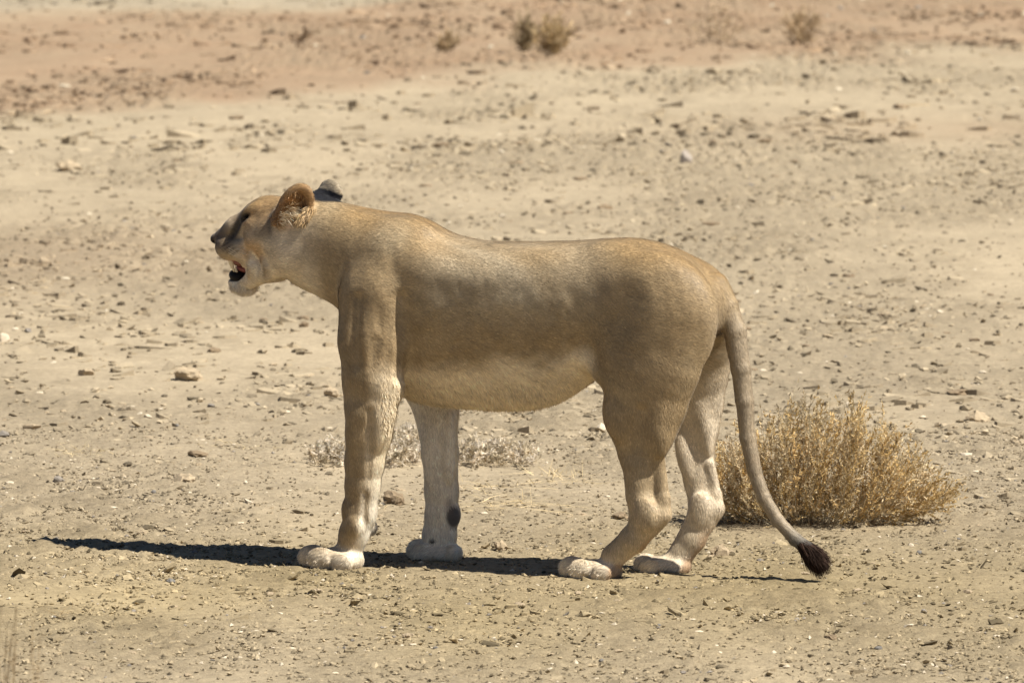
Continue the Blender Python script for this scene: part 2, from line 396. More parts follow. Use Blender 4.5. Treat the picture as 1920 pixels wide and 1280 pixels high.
def mesh_implicit(vox):
    lo = np.array([-1.02, -.34, -.03]); hi = np.array([1.14, .36, 1.16])
    B = 12
    nb = np.ceil((hi - lo) / (vox * B)).astype(int); N = nb * B + 1
    Fv = np.full(N, 1.0, np.float32)
    cen = np.array([p[3] for p in PR]); rea = np.array([p[4] + p[5] for p in PR]); subs = np.array([p[0] == '-' for p in PR])
    br = vox * B * .87 + 2 * vox
    ar = np.arange(B + 1) * vox
    gx = np.stack(np.meshgrid(ar, ar, ar, indexing='ij'), -1)
    for i in range(nb[0]):
        for j in range(nb[1]):
            for k in range(nb[2]):
                o = lo + np.array([i, j, k]) * B * vox
                c = o + B * vox / 2
                near = np.linalg.norm(cen - c, axis=1) < rea + br
                if not near[~subs].any(): continue
                pr = [PR[q] for q in np.flatnonzero(near)]
                # quick test at the block centre and corners
                v = eval_pts(gx[::B // 2, ::B // 2, ::B // 2] + o, pr)
                if v.min() > vox * B * .75 or v.max() < -vox * B * .75:
                    Fv[i*B:i*B+B+1, j*B:j*B+B+1, k*B:k*B+B+1] = v.mean(); continue
                Fv[i*B:i*B+B+1, j*B:j*B+B+1, k*B:k*B+B+1] = eval_pts((gx + o).astype(np.float32), pr)
    # surface nets
    ins = Fv < 0
    cs = ins[:-1, :-1, :-1].astype(np.int8)
    tot = sum(ins[a:N[0]-1+a, b:N[1]-1+b, c:N[2]-1+c].astype(np.int8) for a in (0, 1) for b in (0, 1) for c in (0, 1))
    act = (tot > 0) & (tot < 8)
    idx = np.argwhere(act); ids = np.full(act.shape, -1, np.int64); ids[act] = np.arange(len(idx))
    acc = np.zeros((len(idx), 3)); cnt = np.zeros(len(idx))
    corners = [(a, b, c) for a in (0, 1) for b in (0, 1) for c in (0, 1)]
    val = {c: Fv[idx[:, 0] + c[0], idx[:, 1] + c[1], idx[:, 2] + c[2]] for c in corners}
    for a in corners:
        for ax in range(3):
            if a[ax]: continue
            b = list(a); b[ax] = 1; b = tuple(b)
            va, vb = val[a], val[b]; cr = (va < 0) != (vb < 0)
            t = np.where(cr, va / np.where(cr, va - vb, 1), 0)
            q = np.tile(np.array(a, float), (len(idx), 1)); q[:, ax] += t
            acc[cr] += q[cr]; cnt[cr] += 1
    V = lo + (idx + acc / cnt[:, None]) * vox
    faces = []
    for ax in range(3):
        o1, o2 = (ax + 1) % 3, (ax + 2) % 3
        sl0 = [slice(0, N[d] - 1) if d == ax else slice(1, N[d] - 1) for d in range(3)]
        sl1 = list(sl0); sl1[ax] = slice(1, N[ax])
        A, Bv = ins[tuple(sl0)], ins[tuple(sl1)]
        e = np.argwhere(A != Bv); fl = A[A != Bv]
        for d in (o1, o2): e[:, d] += 1
        def cell(d1, d2):
            q = e.copy(); q[:, o1] -= d1; q[:, o2] -= d2
            return ids[q[:, 0], q[:, 1], q[:, 2]]
        quad = np.stack([cell(1, 1), cell(0, 1), cell(0, 0), cell(1, 0)], 1)
        quad[~fl] = quad[~fl][:, ::-1]
        faces.append(quad)
    Fc = np.concatenate(faces); Fc = Fc[(Fc >= 0).all(1)]
    # a little fairing
    E = np.concatenate([Fc[:, [0, 1]], Fc[:, [1, 2]], Fc[:, [2, 3]], Fc[:, [3, 0]]])
    deg = np.bincount(E.ravel(), minlength=len(V))[:, None]
    def lap(V):
        s = np.stack([np.bincount(E[:, 0], V[E[:, 1], d], len(V)) + np.bincount(E[:, 1], V[E[:, 0], d], len(V)) for d in range(3)], 1)
        return s / np.maximum(deg, 1) - V
    for lam in (.5, -.52, .5, -.52, .45, -.45): V = V + lam * lap(V)
    return V, Fc

def vert_normals(V, Fc):
    n = np.cross(V[Fc[:, 2]] - V[Fc[:, 0]], V[Fc[:, 3 % Fc.shape[1]]] - V[Fc[:, 1]])
    N = np.zeros_like(V)
    for i in range(Fc.shape[1]):
        for d in range(3): N[:, d] += np.bincount(Fc[:, i], n[:, d], len(V))
    return N / (np.linalg.norm(N, axis=1, keepdims=True) + 1e-12)

def mixc(c, m, col): return c * (1 - m[:, None]) + np.array(col) * m[:, None]

def blob(P, F, px, py, y, r, soft=.35, ang=0):
    """soft spot mask around a picture point on the side plane y; r = (x, y, z) px"""
    c = F.at(px, py, y / S); q = ((HF.local(BF.world(P)) if F is HF else P) - c) * S
    ca, sa = math.cos(R(ang)), math.sin(R(ang))
    x = q[:, 0] * ca - q[:, 2] * sa; z = q[:, 0] * sa + q[:, 2] * ca
    d = np.sqrt((x / r[0]) ** 2 + (q[:, 1] / r[1]) ** 2 + (z / r[2]) ** 2)
    return 1 - smoothstep(1 - soft, 1 + soft, d)

def to_px(P):
    """side-plane coordinates in picture units: x and height as if on the midline (for laying out the coat pattern)"""
    a = BF.at(400, 600); b = BF.at(1500, 600); sx = 1100 / (b[0] - a[0])
    x = 400 + (P[:, 0] - a[0]) * sx
    z = 1066 - P[:, 2] * S
    return x, z

TAWNY = (.35, .25, .132); RUST = (.395, .245, .095); CREAM = (.76, .63, .43); WHITE = (.79, .715, .58); GREY = (.37, .29, .175)
def coat_colour(P, N):
    Ph = HF.local(BF.world(P))
    x, z = to_px(P)
    n1 = n3(P, 9, 30); n2 = n3(P, 26, 33); n4 = n3(P, 70, 36)
    wob = 14 * n1 + 8 * n2
    c = np.tile(np.array(TAWNY), (len(P), 1))
    c = mixc(c, smoothstep(-.2, .9, n1) * .35, GREY)
    # rusty along the spine
    top = smoothstep(.35, .9, N[:, 2])
    body = smoothstep(630, 700, x)
    c = mixc(c, top * body * (.55 + .3 * n1).clip(0, 1), RUST)
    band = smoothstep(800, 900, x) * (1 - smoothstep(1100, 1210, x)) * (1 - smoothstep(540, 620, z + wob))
    c = mixc(c, (band * (.6 + .5 * n1)).clip(0, 1), (.44, .365, .25))  # silvery sheen of the lit upper flank, painted as a paler band
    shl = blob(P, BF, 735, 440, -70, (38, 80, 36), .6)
    c = mixc(c, shl * .5, (.42, .34, .22))  # bright spot where sun catches the shoulder blade, put into the colour
    # pale belly
    bel = smoothstep(645, 695, z + wob + 30 * np.clip((x - 950) / 200, -.6, 1)) * smoothstep(735, 775, x) * (1 - smoothstep(1120, 1165, x)) * (1 - smoothstep(.8, 1, top))
    c = mixc(c, bel * .95, CREAM)
    # throat and chest pale
    thr = smoothstep(470, 540, z + wob * .7) * (1 - smoothstep(600, 640, x))
    c = mixc(c, thr * .85, (.78, .66, .47))
    c = mixc(c, smoothstep(640, 560, x) * smoothstep(400, 450, z) * .35, CREAM)  # light sheen along the neck, mixed in as cream
    # inner sides of the legs
    legs = smoothstep(600, 740, z)
    near = P[:, 1] < 0
    inner = np.where(near, smoothstep(-.1, .55, N[:, 1]), smoothstep(.25, -.35, N[:, 1])) * legs
    inner = inner * np.where(near & (x < 1000), smoothstep(760, 980, z + wob) * .8 + .2, 1)
    c = mixc(c, inner * .9 * near, WHITE); c = mixc(c, inner * .9 * ~near * (x < 1000), (.74, .67, .56)); c = mixc(c, inner * .85 * ~near * (x >= 1000), (.62, .525, .39))
    # near foreleg: cream and white back edge, its sunlit strip put into the colour
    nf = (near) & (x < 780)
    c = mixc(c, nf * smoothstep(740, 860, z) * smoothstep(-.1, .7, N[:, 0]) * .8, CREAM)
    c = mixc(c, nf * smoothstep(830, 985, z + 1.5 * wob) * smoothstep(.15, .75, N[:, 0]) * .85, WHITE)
    c = mixc(c, smoothstep(820, 1000, z) * (~near | (x > 780)) * .35, CREAM)
    # pale feet with rusty backs of the hind feet
    c = mixc(c, smoothstep(1015, 1045, z + 5 * n2) * .75, (.70, .60, .45))
    rear = smoothstep(955, 1010, z) * smoothstep(.25, .8, N[:, 0]) * (x > 1120)
    c = mixc(c, rear * .75, (.30, .165, .07))
    # far foreleg marks
    c = mixc(c, blob(P, BF, 853, 968, 84, (12 + 3 * n2.clip(-1, 1), 40, 20 + 5 * n1.clip(-1, 1)), .3), (.085, .075, .068))
    c = mixc(c, blob(P, BF, 846, 945, 84, (9, 40, 16), .5) * .5, (.16, .11, .08))
    c = mixc(c, blob(P, BF, 807, 1013, 55, (8, 14, 8), .25), (.03, .027, .025))
    c = mixc(c, blob(P, BF, 700, 992, -74, (9, 14, 11), .3), (.18, .155, .13))
    # tail: greyer, dark towards the tip
    tl = smoothstep(1340, 1385, x) * smoothstep(520, 600, z)
    c = mixc(c, tl * .6, (.31, .255, .185))
    c = mixc(c, smoothstep(945, 1005, z) * smoothstep(1425, 1490, x) * .92, (.12, .115, .10))
    c = mixc(c, smoothstep(1495, 1512, x + n2 * 5) * smoothstep(980, 1000, z), (.018, .012, .012))
    c = mixc(c, blob(P, BF, 1347, 612, 0, (14, 60, 22), .4) * .7, (.12, .07, .035))
    # --- head
    hm = smoothstep(640, 585, x)
    c = mixc(c, smoothstep(660, 560, x) * smoothstep(380, 440, z) * .55, (.66, .56, .42))             # neck and cheeks paler, standing in for the sheen on the hair
    c = mixc(c, blob(P, HF, 505, 400, 0, (70, 100, 46), .45) * .8, (.315, .195, .085))                 # brown brow
    c = mixc(c, blob(P, HF, 480, 378, 0, (34, 60, 18), .5, -35) * .5, (.40, .27, .115))
    for sy in (-1, 1):
        c = mixc(c, blob(P, HF, 424, 452, sy * 20, (36, 40, 28), .5) * .85, (.17, .115, .06))          # brown muzzle
        c = mixc(c, blob(P, HF, 436, 484, sy * 24, (32, 40, 9), .5, 10) * .7, (.46, .33, .18))
        c = mixc(c, blob(P, HF, 474, 468, sy * 45, (30, 30, 22), .6) * .8, (.60, .38, .17))
        c = mixc(c, blob(P, HF, 446, 425, sy * 26, (10, 26, 32), .35, 36) * .95, (.022, .018, .016))   # dark stripe below the eye
        c = mixc(c, blob(P, HF, 460, 407, sy * 34, (14, 20, 7), .4, -36) * .95, (.02, .016, .013))
        c = mixc(c, blob(P, HF, 503, 412, sy * 58, (7, 30, 30), .5, -8) * .7, (.085, .066, .045))      # dark cheek line, a shadow painted into the coat
        c = mixc(c, blob(P, HF, 490, 432, sy * 55, (22, 30, 16), .6) * .5, (.17, .125, .075))
        for i in range(4):
            c = mixc(c, blob(P, HF, 421 + 7 * i, 459 + 5 * i, sy * 34, (13, 30, 1.7), .5, -28) * .75, (.045, .03, .02))
        c = mixc(c, blob(P, HF, 511, 386, sy * 52, (6, 24, 11), .5) * .8, (.60, .48, .33))
        c = mixc(c, blob(P, HF, 534, 478, sy * 60, (16, 30, 26), .6) * .6, (.68, .57, .42))
        c = mixc(c, blob(P, HF, 474, 492, sy * 44, (10, 26, 22), .5) * .9, (.78, .69, .55))
        c = mixc(c, blob(P, HF, 497, 510, sy * 44, (5, 26, 16), .5, 20) * .6, (.26, .17, .08))
    c = mixc(c, blob(P, HF, 422, 440, 0, (30, 46, 17), .5, -36) * .8, (.13, .088, .05))
    c = mixc(c, blob(P, HF, 415, 451, 0, (20, 46, 16), .5) * .92, (.115, .075, .042))
    c = mixc(c, blob(P, HF, 403, 449, 0, (11, 20, 12), .35) * .97, (.02, .014, .013))
    c = mixc(c, blob(P, HF, 452, 539, 0, (28, 50, 12), .4) * .9, (.76, .68, .55))
    # mouth lining and black lower lip
    q = (Ph - HF.at(444, 506, 0)) * S
    inm = (1 - smoothstep(.98, 1.1, np.sqrt((q[:, 0] / 34) ** 2 + (q[:, 2] / 20) ** 2)))
    c = mixc(c, inm * smoothstep(3, -4, q[:, 2]), (.012, .011, .013))
    c = mixc(c, inm * smoothstep(0, 6, q[:, 2]) * (np.abs(q[:, 1]) < 26), (.30, .10, .075))
    # ears
    e1 = blob(P, HF, 552, 387, -50, (32, 32, 52), .2, 36)
    c = mixc(c, e1 * .9, (.36, .21, .085))
    c = mixc(c, blob(P, HF, 556, 398, -48, (15, 24, 27), .4, 36) * .95, (.05, .035, .022))
    c = mixc(c, blob(P, HF, 542, 423, -52, (9, 24, 9), .4) * .7, (.62, .47, .33))
    e2 = blob(P, HF, 620, 360, 52, (30, 36, 30), .2)
    c = mixc(c, e2 * .9, (.36, .30, .21))
    c = mixc(c, blob(P, HF, 620, 369, 44, (40, 70, 13), .12, 14), (.010, .010, .013))
    # the scar on the flank
    a = BF.at(825, 603, -.19); b = BF.at(1000, 727, -.17); ba = b - a
    t = np.clip(((P - a) @ ba) / (ba @ ba), 0, 1); dd = P - a - t[:, None] * ba
    dl = np.sqrt(dd[:, 0] ** 2 + dd[:, 2] ** 2)
    c = mixc(c, (1 - smoothstep(.001, .0045, dl + .003 * n1 + .002 * n4)) * near * smoothstep(-.35, .3, n2) * .45, (.13, .085, .05))
    n5 = n3(P * np.array([.35, 1, 1]), 75, 39)
    c *= (1 + .10 * n1 + .09 * n2 + .06 * n4 + .09 * n5)[:, None]
    return np.clip(c, 0, 1)

def flow_dir(P, N):
    """which way the coat lies"""
    x, z = to_px(P)
    d = np.tile(np.array([1., 0, -.35]), (len(P), 1))
    w = smoothstep(600, 780, z)[:, None]; d = d * (1 - w) + np.array([.15, 0, -1.]) * w
    w = (smoothstep(1340, 1385, x) * smoothstep(520, 580, z))[:, None]; d = d * (1 - w) + np.array([.22, 0, -1.]) * w
    w = (smoothstep(1400, 1470, x) * smoothstep(880, 960, z))[:, None]; d = d * (1 - w) + np.array([.75, 0, -.7]) * w
    w = smoothstep(1025, 1045, z)[:, None] * (x < 1300)[:, None]; d = d * (1 - w) + np.array([-.7, 0, -.6]) * w
    w = smoothstep(600, 560, x)[:, None] * smoothstep(560, 520, z)[:, None]; d = d * (1 - w) + np.array([1., 0, .15]) * w
    w = (smoothstep(500, 440, x) * smoothstep(495, 530, z))[:, None]; d = d * (1 - w) + np.array([.5, 0, -1]) * w
    j = n3(P, 14, 50); k = n3(P, 14, 55)
    d = d + np.stack([.25 * k, .3 * j, .35 * j], 1)
    d = d - (d * N).sum(1, keepdims=True) * N
    return d / (np.linalg.norm(d, axis=1, keepdims=True) + 1e-9)

def strands(name, root, N, D, length, width, lift, colr, parent, mat, bend=.0, side=None):
    """one flat tapering hair per root, two segments when bent"""
    L = length[:, None]
    T = D * np.cos(lift)[:, None] + N * np.sin(lift)[:, None]
    Sd = np.cross(N, T) if side is None else side
    Sd = Sd / (np.linalg.norm(Sd, axis=1, keepdims=True) + 1e-9) * (width / 2)[:, None]
    n = len(root)
    tip = root + T * L
    if bend:
        mid = root + T * L * .55
        tip = mid + (T - N * bend + np.array([0, 0, -.15])) * L * .45
        V = np.stack([root - Sd, root + Sd, mid + Sd * .75, mid - Sd * .75, tip], 1).reshape(-1, 3)
        b = np.arange(n)[:, None] * 5
        F = np.concatenate([b + np.array([[0, 1, 2]]), b + np.array([[0, 2, 3]]), b + np.array([[3, 2, 4]])])
        C = np.repeat(colr, 5, 0)
    else:
        V = np.stack([root - Sd, root + Sd, tip], 1).reshape(-1, 3)
        F = np.arange(n * 3).reshape(-1, 3); C = np.repeat(colr, 3, 0)
    return mesh_obj(name, V, F, mat, parent, C)

def tooth(name, F, px, py, y, tip, r, parent):
    """curved cone from (px, py) to tip (px, py, y), in frame F; px units"""
    a = F.at(px, py, y / S); b = F.at(tip[0], tip[1], tip[2] / S)
    n, seg = 8, 5; V = []
    ax = b - a; L = np.linalg.norm(ax); ax /= L
    u = np.cross(ax, [0, 1, 0]); u /= np.linalg.norm(u); v = np.cross(ax, u)
    for i in range(seg):
        t = i / seg; rad = r / S * (1 - t ** 1.6) * (1 + .1 * math.sin(t * 3))
        c = a + ax * L * t + u * (L * .10 * t * t)
        for j in range(n):
            th = j / n * 2 * math.pi; V.append(c + u * rad * math.cos(th) + v * rad * .8 * math.sin(th))
    V.append(b + u * L * .10); Fq = []
    for i in range(seg - 1):
        for j in range(n): Fq += [(i * n + j, i * n + (j + 1) % n, (i + 1) * n + (j + 1) % n), (i * n + j, (i + 1) * n + (j + 1) % n, (i + 1) * n + j)]
    for j in range(n): Fq.append(((seg - 1) * n + j, (seg - 1) * n + (j + 1) % n, seg * n))
    Vb = BF.local(F.world(np.array(V)))
    return mesh_obj(name, Vb, np.array(Fq), M_tooth, parent, smooth=True)

def ellipsoid_obj(name, F, px, py, y, r, ang, mat, parent, lump=0.0, seed=0):
    nu, nv = 20, 12
    th = np.linspace(0, 2 * math.pi, nu, endpoint=False); ph = np.linspace(0, math.pi, nv)
    A, Bm = np.meshgrid(th, ph); d = np.stack([np.cos(A) * np.sin(Bm), np.sin(A) * np.sin(Bm), np.cos(Bm)], -1).reshape(-1, 3)
    if lump: d = d * (1 + lump * n3(d, 2.0, 80 + seed))[:, None]
    q = d * np.array(r) / S; ca, sa = math.cos(R(ang)), math.sin(R(ang))
    x = q[:, 0] * ca + q[:, 2] * sa; z = -q[:, 0] * sa + q[:, 2] * ca
    V = F.at(px, py, y / S) + np.stack([x, q[:, 1], z], 1)
    Fq = [(i * nu + j, (i + 1) * nu + j, (i + 1) * nu + (j + 1) % nu, i * nu + (j + 1) % nu) for i in range(nv - 1) for j in range(nu)]
    return mesh_obj(name, BF.local(F.world(V)), np.array(Fq), mat, parent, smooth=True)

def build_lioness():
    build_prims()
    V, Fc = mesh_implicit(.0045)
    N = vert_normals(V, Fc)
    # slack skin: a shallow unevenness of the hide
    x, z = to_px(V)
    ribs = smoothstep(780, 860, x) * (1 - smoothstep(1080, 1160, x)) * smoothstep(480, 540, z) * (1 - smoothstep(660, 720, z))
    sh = smoothstep(620, 680, x) * (1 - smoothstep(760, 800, x)) * smoothstep(430, 520, z) * (1 - smoothstep(740, 800, z))
    Vs = V * np.array([1.6, 1, .9])
    amp = .0012 * n3(V, 22, 60) + ribs * (.0034 * n3(Vs, 13, 63) + .0014 * n3(Vs, 30, 66)) + sh * (.0055 * n3(V * np.array([1.8, 1, .6]), 17, 69))
    V = V + N * amp[:, None]
    N = vert_normals(V, Fc)
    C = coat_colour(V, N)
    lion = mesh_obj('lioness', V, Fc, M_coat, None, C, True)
    lion.matrix_world = Matrix([[BF.ex[0], BF.ey[0], 0, BF.o[0]], [BF.ex[1], BF.ey[1], 0, BF.o[1]], [0, 0, 1, 0], [0, 0, 0, 1]])
    tag(lion, 'tawny lioness standing side-on with her mouth open and teeth bared', 'lioness')
    # --- coat of short hair
    if len(V):
        rg = rng_for(5)
        tri = np.concatenate([Fc[:, [0, 1, 2]], Fc[:, [0, 2, 3]]])
        ar = np.linalg.norm(np.cross(V[tri[:, 1]] - V[tri[:, 0]], V[tri[:, 2]] - V[tri[:, 0]]), axis=1)
        w = ar * np.where(N[tri[:, 0], 1] < .35, 1.0, .25)           # the far side needs less
        def sample(n, wt):
            t = rg.choice(len(tri), n, p=wt / wt.sum()); a, b = rg.random((2, n)); s = a + b > 1; a[s], b[s] = 1 - a[s], 1 - b[s]
            i = tri[t]; k = np.stack([1 - a - b, a, b], 1)[..., None]
            nn = (N[i] * k).sum(1); nn /= np.linalg.norm(nn, axis=1, keepdims=True)
            return (V[i] * k).sum(1), nn, (C[i] * k).sum(1)
        n = 330000
        P, Nn, Cc = sample(n, w)
        xx, zz = to_px(P)
        D = flow_dir(P, Nn)
        D = D + rg.normal(0, .16, D.shape); D -= (D * Nn).sum(1, keepdims=True) * Nn; D /= np.linalg.norm(D, axis=1, keepdims=True)
        ln = rg.uniform(.008, .014, n) * (1 - .4 * smoothstep(480, 430, xx)) * (1 + .3 * smoothstep(600, 760, zz) * (xx > 760) * (xx < 1120))
        mouth = blob(P, HF, 444, 506, 0, (36, 100, 22), .1) > .2
        nose = blob(P, HF, 404, 448, 0, (14, 22, 14), .1) > .3
        pad = blob(P, BF, 852, 966, 84, (14, 40, 20), .1) > .3
        ok = ~(mouth | nose | pad)
        cj = Cc * (rg.lognormal(.08, .17, n)[:, None])
        strands('fur', P[ok], Nn[ok], D[ok], ln[ok], np.full(ok.sum(), .0022), rg.uniform(.0, .16, n)[ok], np.clip(cj[ok], 0, 1), lion, M_fur)
        # --- longer hair: tail tuft, chin, ears, paws, belly edge
        def tuft(name, spot, n, ln, lift, colr, dirv=None, jit=.2, width=.0022, bend=.25, cj=.2, mat=M_fur):
            m = spot(V)[tri[:, 0]]
            P, Nn, Cc = sample(n, ar * m + 1e-15)
            D = flow_dir(P, Nn) if dirv is None else np.tile(np.array(dirv, float), (n, 1))
            D = D + rg.normal(0, jit, D.shape); D /= np.linalg.norm(D, axis=1, keepdims=True)
            col = Cc if colr is None else np.tile(np.array(colr), (n, 1))
            col = np.clip(col * rg.lognormal(0, cj, n)[:, None], 0, 1)
            return strands(name, P, Nn, D, rg.uniform(.6, 1, n) * ln, np.full(n, width), rg.uniform(*lift, n), col, lion, mat, bend)
        def sp(F, *a, **k): return lambda V: blob(V, F, *a, **k)
        t = tuft('tail_tuft', sp(BF, 1514, 1029, 0, (17, 40, 17), soft=.1), 5000, .076, (0, .1), (.030, .018, .013), (.66, 0, -.75), .15, .0022, .1, .5, M_tuft)
        tag(t, 'dark brown tuft at the end of the tail')
        tuft('chin_hair', sp(HF, 452, 543, 0, (28, 60, 12), soft=.2), 2200, .015, (.2, .8), (.78, .69, .55), (.35, 0, -1), .3, .0016)
        tuft('ear_hair', sp(HF, 530, 398, -50, (14, 30, 32), soft=.2, ang=36), 2200, .04, (.05, .4), (.37, .205, .075), (.9, -.12, .15), .3, .0016, .2, .35)
        tuft('ear_hair', sp(HF, 552, 372, -48, (24, 30, 20), soft=.2, ang=36), 700, .018, (.1, .5), (.33, .19, .075), (.45, -.2, -.75), .35, .0016, .2, .35)
        tuft('ear_hair', sp(HF, 533, 404, -54, (7, 26, 20), soft=.2, ang=36), 220, .058, (.05, .3), (.80, .69, .50), (.92, -.2, .12), .28, .002, .2, .2)
        tuft('ear_hair', sp(HF, 578, 404, -44, (10, 26, 18), soft=.2, ang=36), 700, .026, (.1, .6), (.42, .28, .13), (-.35, -.2, -.8), .3, .0016, .2, .3)
        tuft('paw_hair', lambda V: (V[:, 2] < .05) * (V[:, 0] < .8), 9000, .010, (.1, .45), None, (-.6, 0, -.75), .3, .0018, .2, .15)
        tuft('belly_hair', lambda V: (smoothstep(700, 740, to_px(V)[1]) * (to_px(V)[0] > 770) * (to_px(V)[0] < 1110) * (V[:, 2] > .40)), 9000, .020, (.1, .4), None, None, .2, .002)
        # whiskers
        rt = []; dd = []
        for i in range(14):
            p = HF.at(428 + 9 * (i % 5), 464 + 5 * (i // 5), -38 / S); rt.append(BF.local(HF.world(p)))
            dd.append([.75 + .1 * (i % 4), -.55, -.25 + .12 * (i % 5)])
        rt = np.array(rt); dd = np.array(dd); dd /= np.linalg.norm(dd, axis=1, keepdims=True)
        strands('whiskers', rt, np.tile([0, -1., 0], (14, 1)), dd, rg.uniform(.05, .09, 14), np.full(14, .0012), np.zeros(14), np.tile([.7, .63, .5], (14, 1)), lion, M_fur, .2)
    # --- mouth, eyes
    for sy in (-1, 1):
        tooth('upper_canine', HF, 431, 483, sy * 20, (438, 514, sy * 19), 6.0, lion)
        tooth('lower_canine', HF, 445, 524, sy * 15, (443, 497, sy * 20), 5.0, lion)
        tooth('cheek_tooth', HF, 452, 485, sy * 23, (455, 503, sy * 24), 4.6, lion)
        tooth('cheek_tooth', HF, 461, 486, sy * 24, (462, 498, sy * 25), 4.2, lion)
    ellipsoid_obj('tongue', HF, 458, 504, 0, (17, 15, 7), 12, M_tongue, lion, .06)
    ellipsoid_obj('upper_gum', HF, 453, 491, 0, (19, 21, 9), 5, M_gum, lion, .08, 5)
    ellipsoid_obj('lower_lip', HF, 450, 517, 0, (20, 25, 14.5), 14, M_lip, lion, .08, 3)
    for sy in (-1, 1):
        ellipsoid_obj('eye', HF, 460, 409, sy * 31, (5.5, 5, 2.4), -38, M_eye, lion)
    return lion

# ------------------------------------------------------------------ ground
def terrain(x, y):
    """height of the pan, and how rough it is there"""
    lw = 1 - np.exp(-(((x - .05) / 1.1) ** 2 + ((y - 20.05) / .75) ** 2) ** 2)      # flat under the lioness
    z = .018 * fbm(x * .55, y * .35, 1, 3) * lw
    rough = smoothstep(-.28, .30, fbm(x * .8 + 4, y * .33, 11, 4))
    near = np.exp(-((y - 19.6) / 2.6) ** 4)                                            # trampled ground round the lioness
    rough = np.maximum(rough, near * smoothstep(-.5, .1, fbm(x * .9, y * .6, 15, 3)))
    return z, rough, lw

def ground_colour(x, y, rough, crust):
    sand = np.array([.368, .300, .204]); dark = np.array([.20, .158, .10]); red = np.array([.295, .205, .130]); grn = np.array([.33, .28, .205])
    c = sand + (dark - sand) * (np.clip(rough * .07 + .34 * crust, 0, 1))[:, None]
    # the band of reddish sand far behind, and a faint patch to the left
    e = 4.5 * fbm(x * .42, y * .16, 21, 4, .6)
    band = smoothstep(-1.2, 1.6, y - (49.0 + 1.25 * x) + e) * (1 - smoothstep(-1.5, 2.5, y - 60.5 + e - 9 * smoothstep(-2.2, 1.0, x)))
    band = np.maximum(band, .35 * np.exp(-(((x + 2.3) / 1.3) ** 2 + ((y - 32) / 2.2) ** 2)) )
    band = np.maximum(band, .4 * np.exp(-(((x - 3.2) / 1.8) ** 2 + ((y - 42.5) / 1.6) ** 2)))
    c = c + (red - c) * (band * (.8 + .25 * fbm(x * 2.5, y * .8, 29, 3))).clip(0, 1)[:, None]
    c = c + (grn - c) * (smoothstep(60, 64, y + e) * (1 - band) * .6)[:, None]
    warm = (.5 + .5 * fbm(x * 1.1, y * .5, 27, 3)) * np.exp(-((y - 19.4) / 1.7) ** 2)
    c = c * (1 + warm[:, None] * np.array([-.09, -.13, -.32]))
    c = c * (1 + .10 * fbm(x * 1.7, y * .7, 25, 3) + .10 * fbm(x * 9, y * 5, 28, 3))[:, None]
    return np.clip(c, 0, 1)

def axis(f0, f1, st, g, m0, m1, lo, hi):
    """fine between f0 and f1, growing slowly out to m0 / m1, then quickly to lo / hi"""
    a = list(np.arange(f0, f1, st)); s = st; v = a[-1]
    while v < hi: s *= g if v < m1 else 1.1; v += s; a.append(v)
    s = st; v = a[0]; pre = []
    while v > lo: s *= g if v > m0 else 1.1; v -= s; pre.append(v)
    return np.array(pre[::-1] + a)

def build_ground():
    g = 1.007
    xs = axis(-1.7, 1.7, .0155, g, -7, 7, -700, 700)
    ys = axis(16.9, 22.5, .028, g, 15.5, 74, -60, 900)
    X, Y = np.meshgrid(xs, ys); x = X.ravel(); y = Y.ravel()
    z, rough, lw = terrain(x, y)
    # broken crust: flaky lumps where it is rough, faint ripple where it is smooth
    f1 = fbm(x * 7, y * 5, 41, 4, .62); f2 = fbm(x * 30, y * 22, 45, 2, .6); f3 = vnoise(x * 64, y * 42, 46)
    clump = smoothstep(-.2, .5, fbm(x * 2.4, y * 1.2, 61, 3))
    flake = smoothstep(.02, .07, f1) * .5 + smoothstep(.20, .25, f1) * .5                # two layers of peeling crust
    crust = flake * (.3 + .7 * clump)
    fade = np.exp(-np.maximum(y - 60, 0) / 30) * np.exp(-np.maximum(np.abs(x) - 10, 0) / 10)
    keep = .5 + .5 * lw
    far = 1 + 1.6 * smoothstep(24, 50, y)
    z = z + fade * keep * (rough * far * (.009 * crust + .012 * np.maximum(f2, -.25) * (.45 + .7 * clump) + .0035 * f3) + .0015 * f3 + .0012 * f2)
    C = ground_colour(x, y, rough, crust)
    nx, ny = len(xs), len(ys)
    i = (np.arange(ny - 1)[:, None] * nx + np.arange(nx - 1)).ravel()
    F = np.stack([i, i + 1, i + nx + 1, i + nx], 1)
    g = mesh_obj('ground', np.stack([x, y, z], 1), F, M_ground, None, C, True)
    ra = g.data.attributes.new('rough', 'FLOAT', 'POINT'); ra.data.foreach_set('value', rough.astype(np.float32))
    tag(g, 'pale dry clay pan with broken crust and reddish sand far off', 'ground', kind='structure')
    return g

def icosa():
    t = (1 + 5 ** .5) / 2
    v = np.array([(-1, t, 0), (1, t, 0), (-1, -t, 0), (1, -t, 0), (0, -1, t), (0, 1, t), (0, -1, -t), (0, 1, -t), (t, 0, -1), (t, 0, 1), (-t, 0, -1), (-t, 0, 1)], float)
    f = np.array([(0, 11, 5), (0, 5, 1), (0, 1, 7), (0, 7, 10), (0, 10, 11), (1, 5, 9), (5, 11, 4), (11, 10, 2), (10, 7, 6), (7, 1, 8), (3, 9, 4), (3, 4, 2), (3, 2, 6), (3, 6, 8), (3, 8, 9), (4, 9, 5), (2, 4, 11), (6, 2, 10), (8, 6, 7), (9, 8, 1)])
    return v / np.linalg.norm(v[0]), f

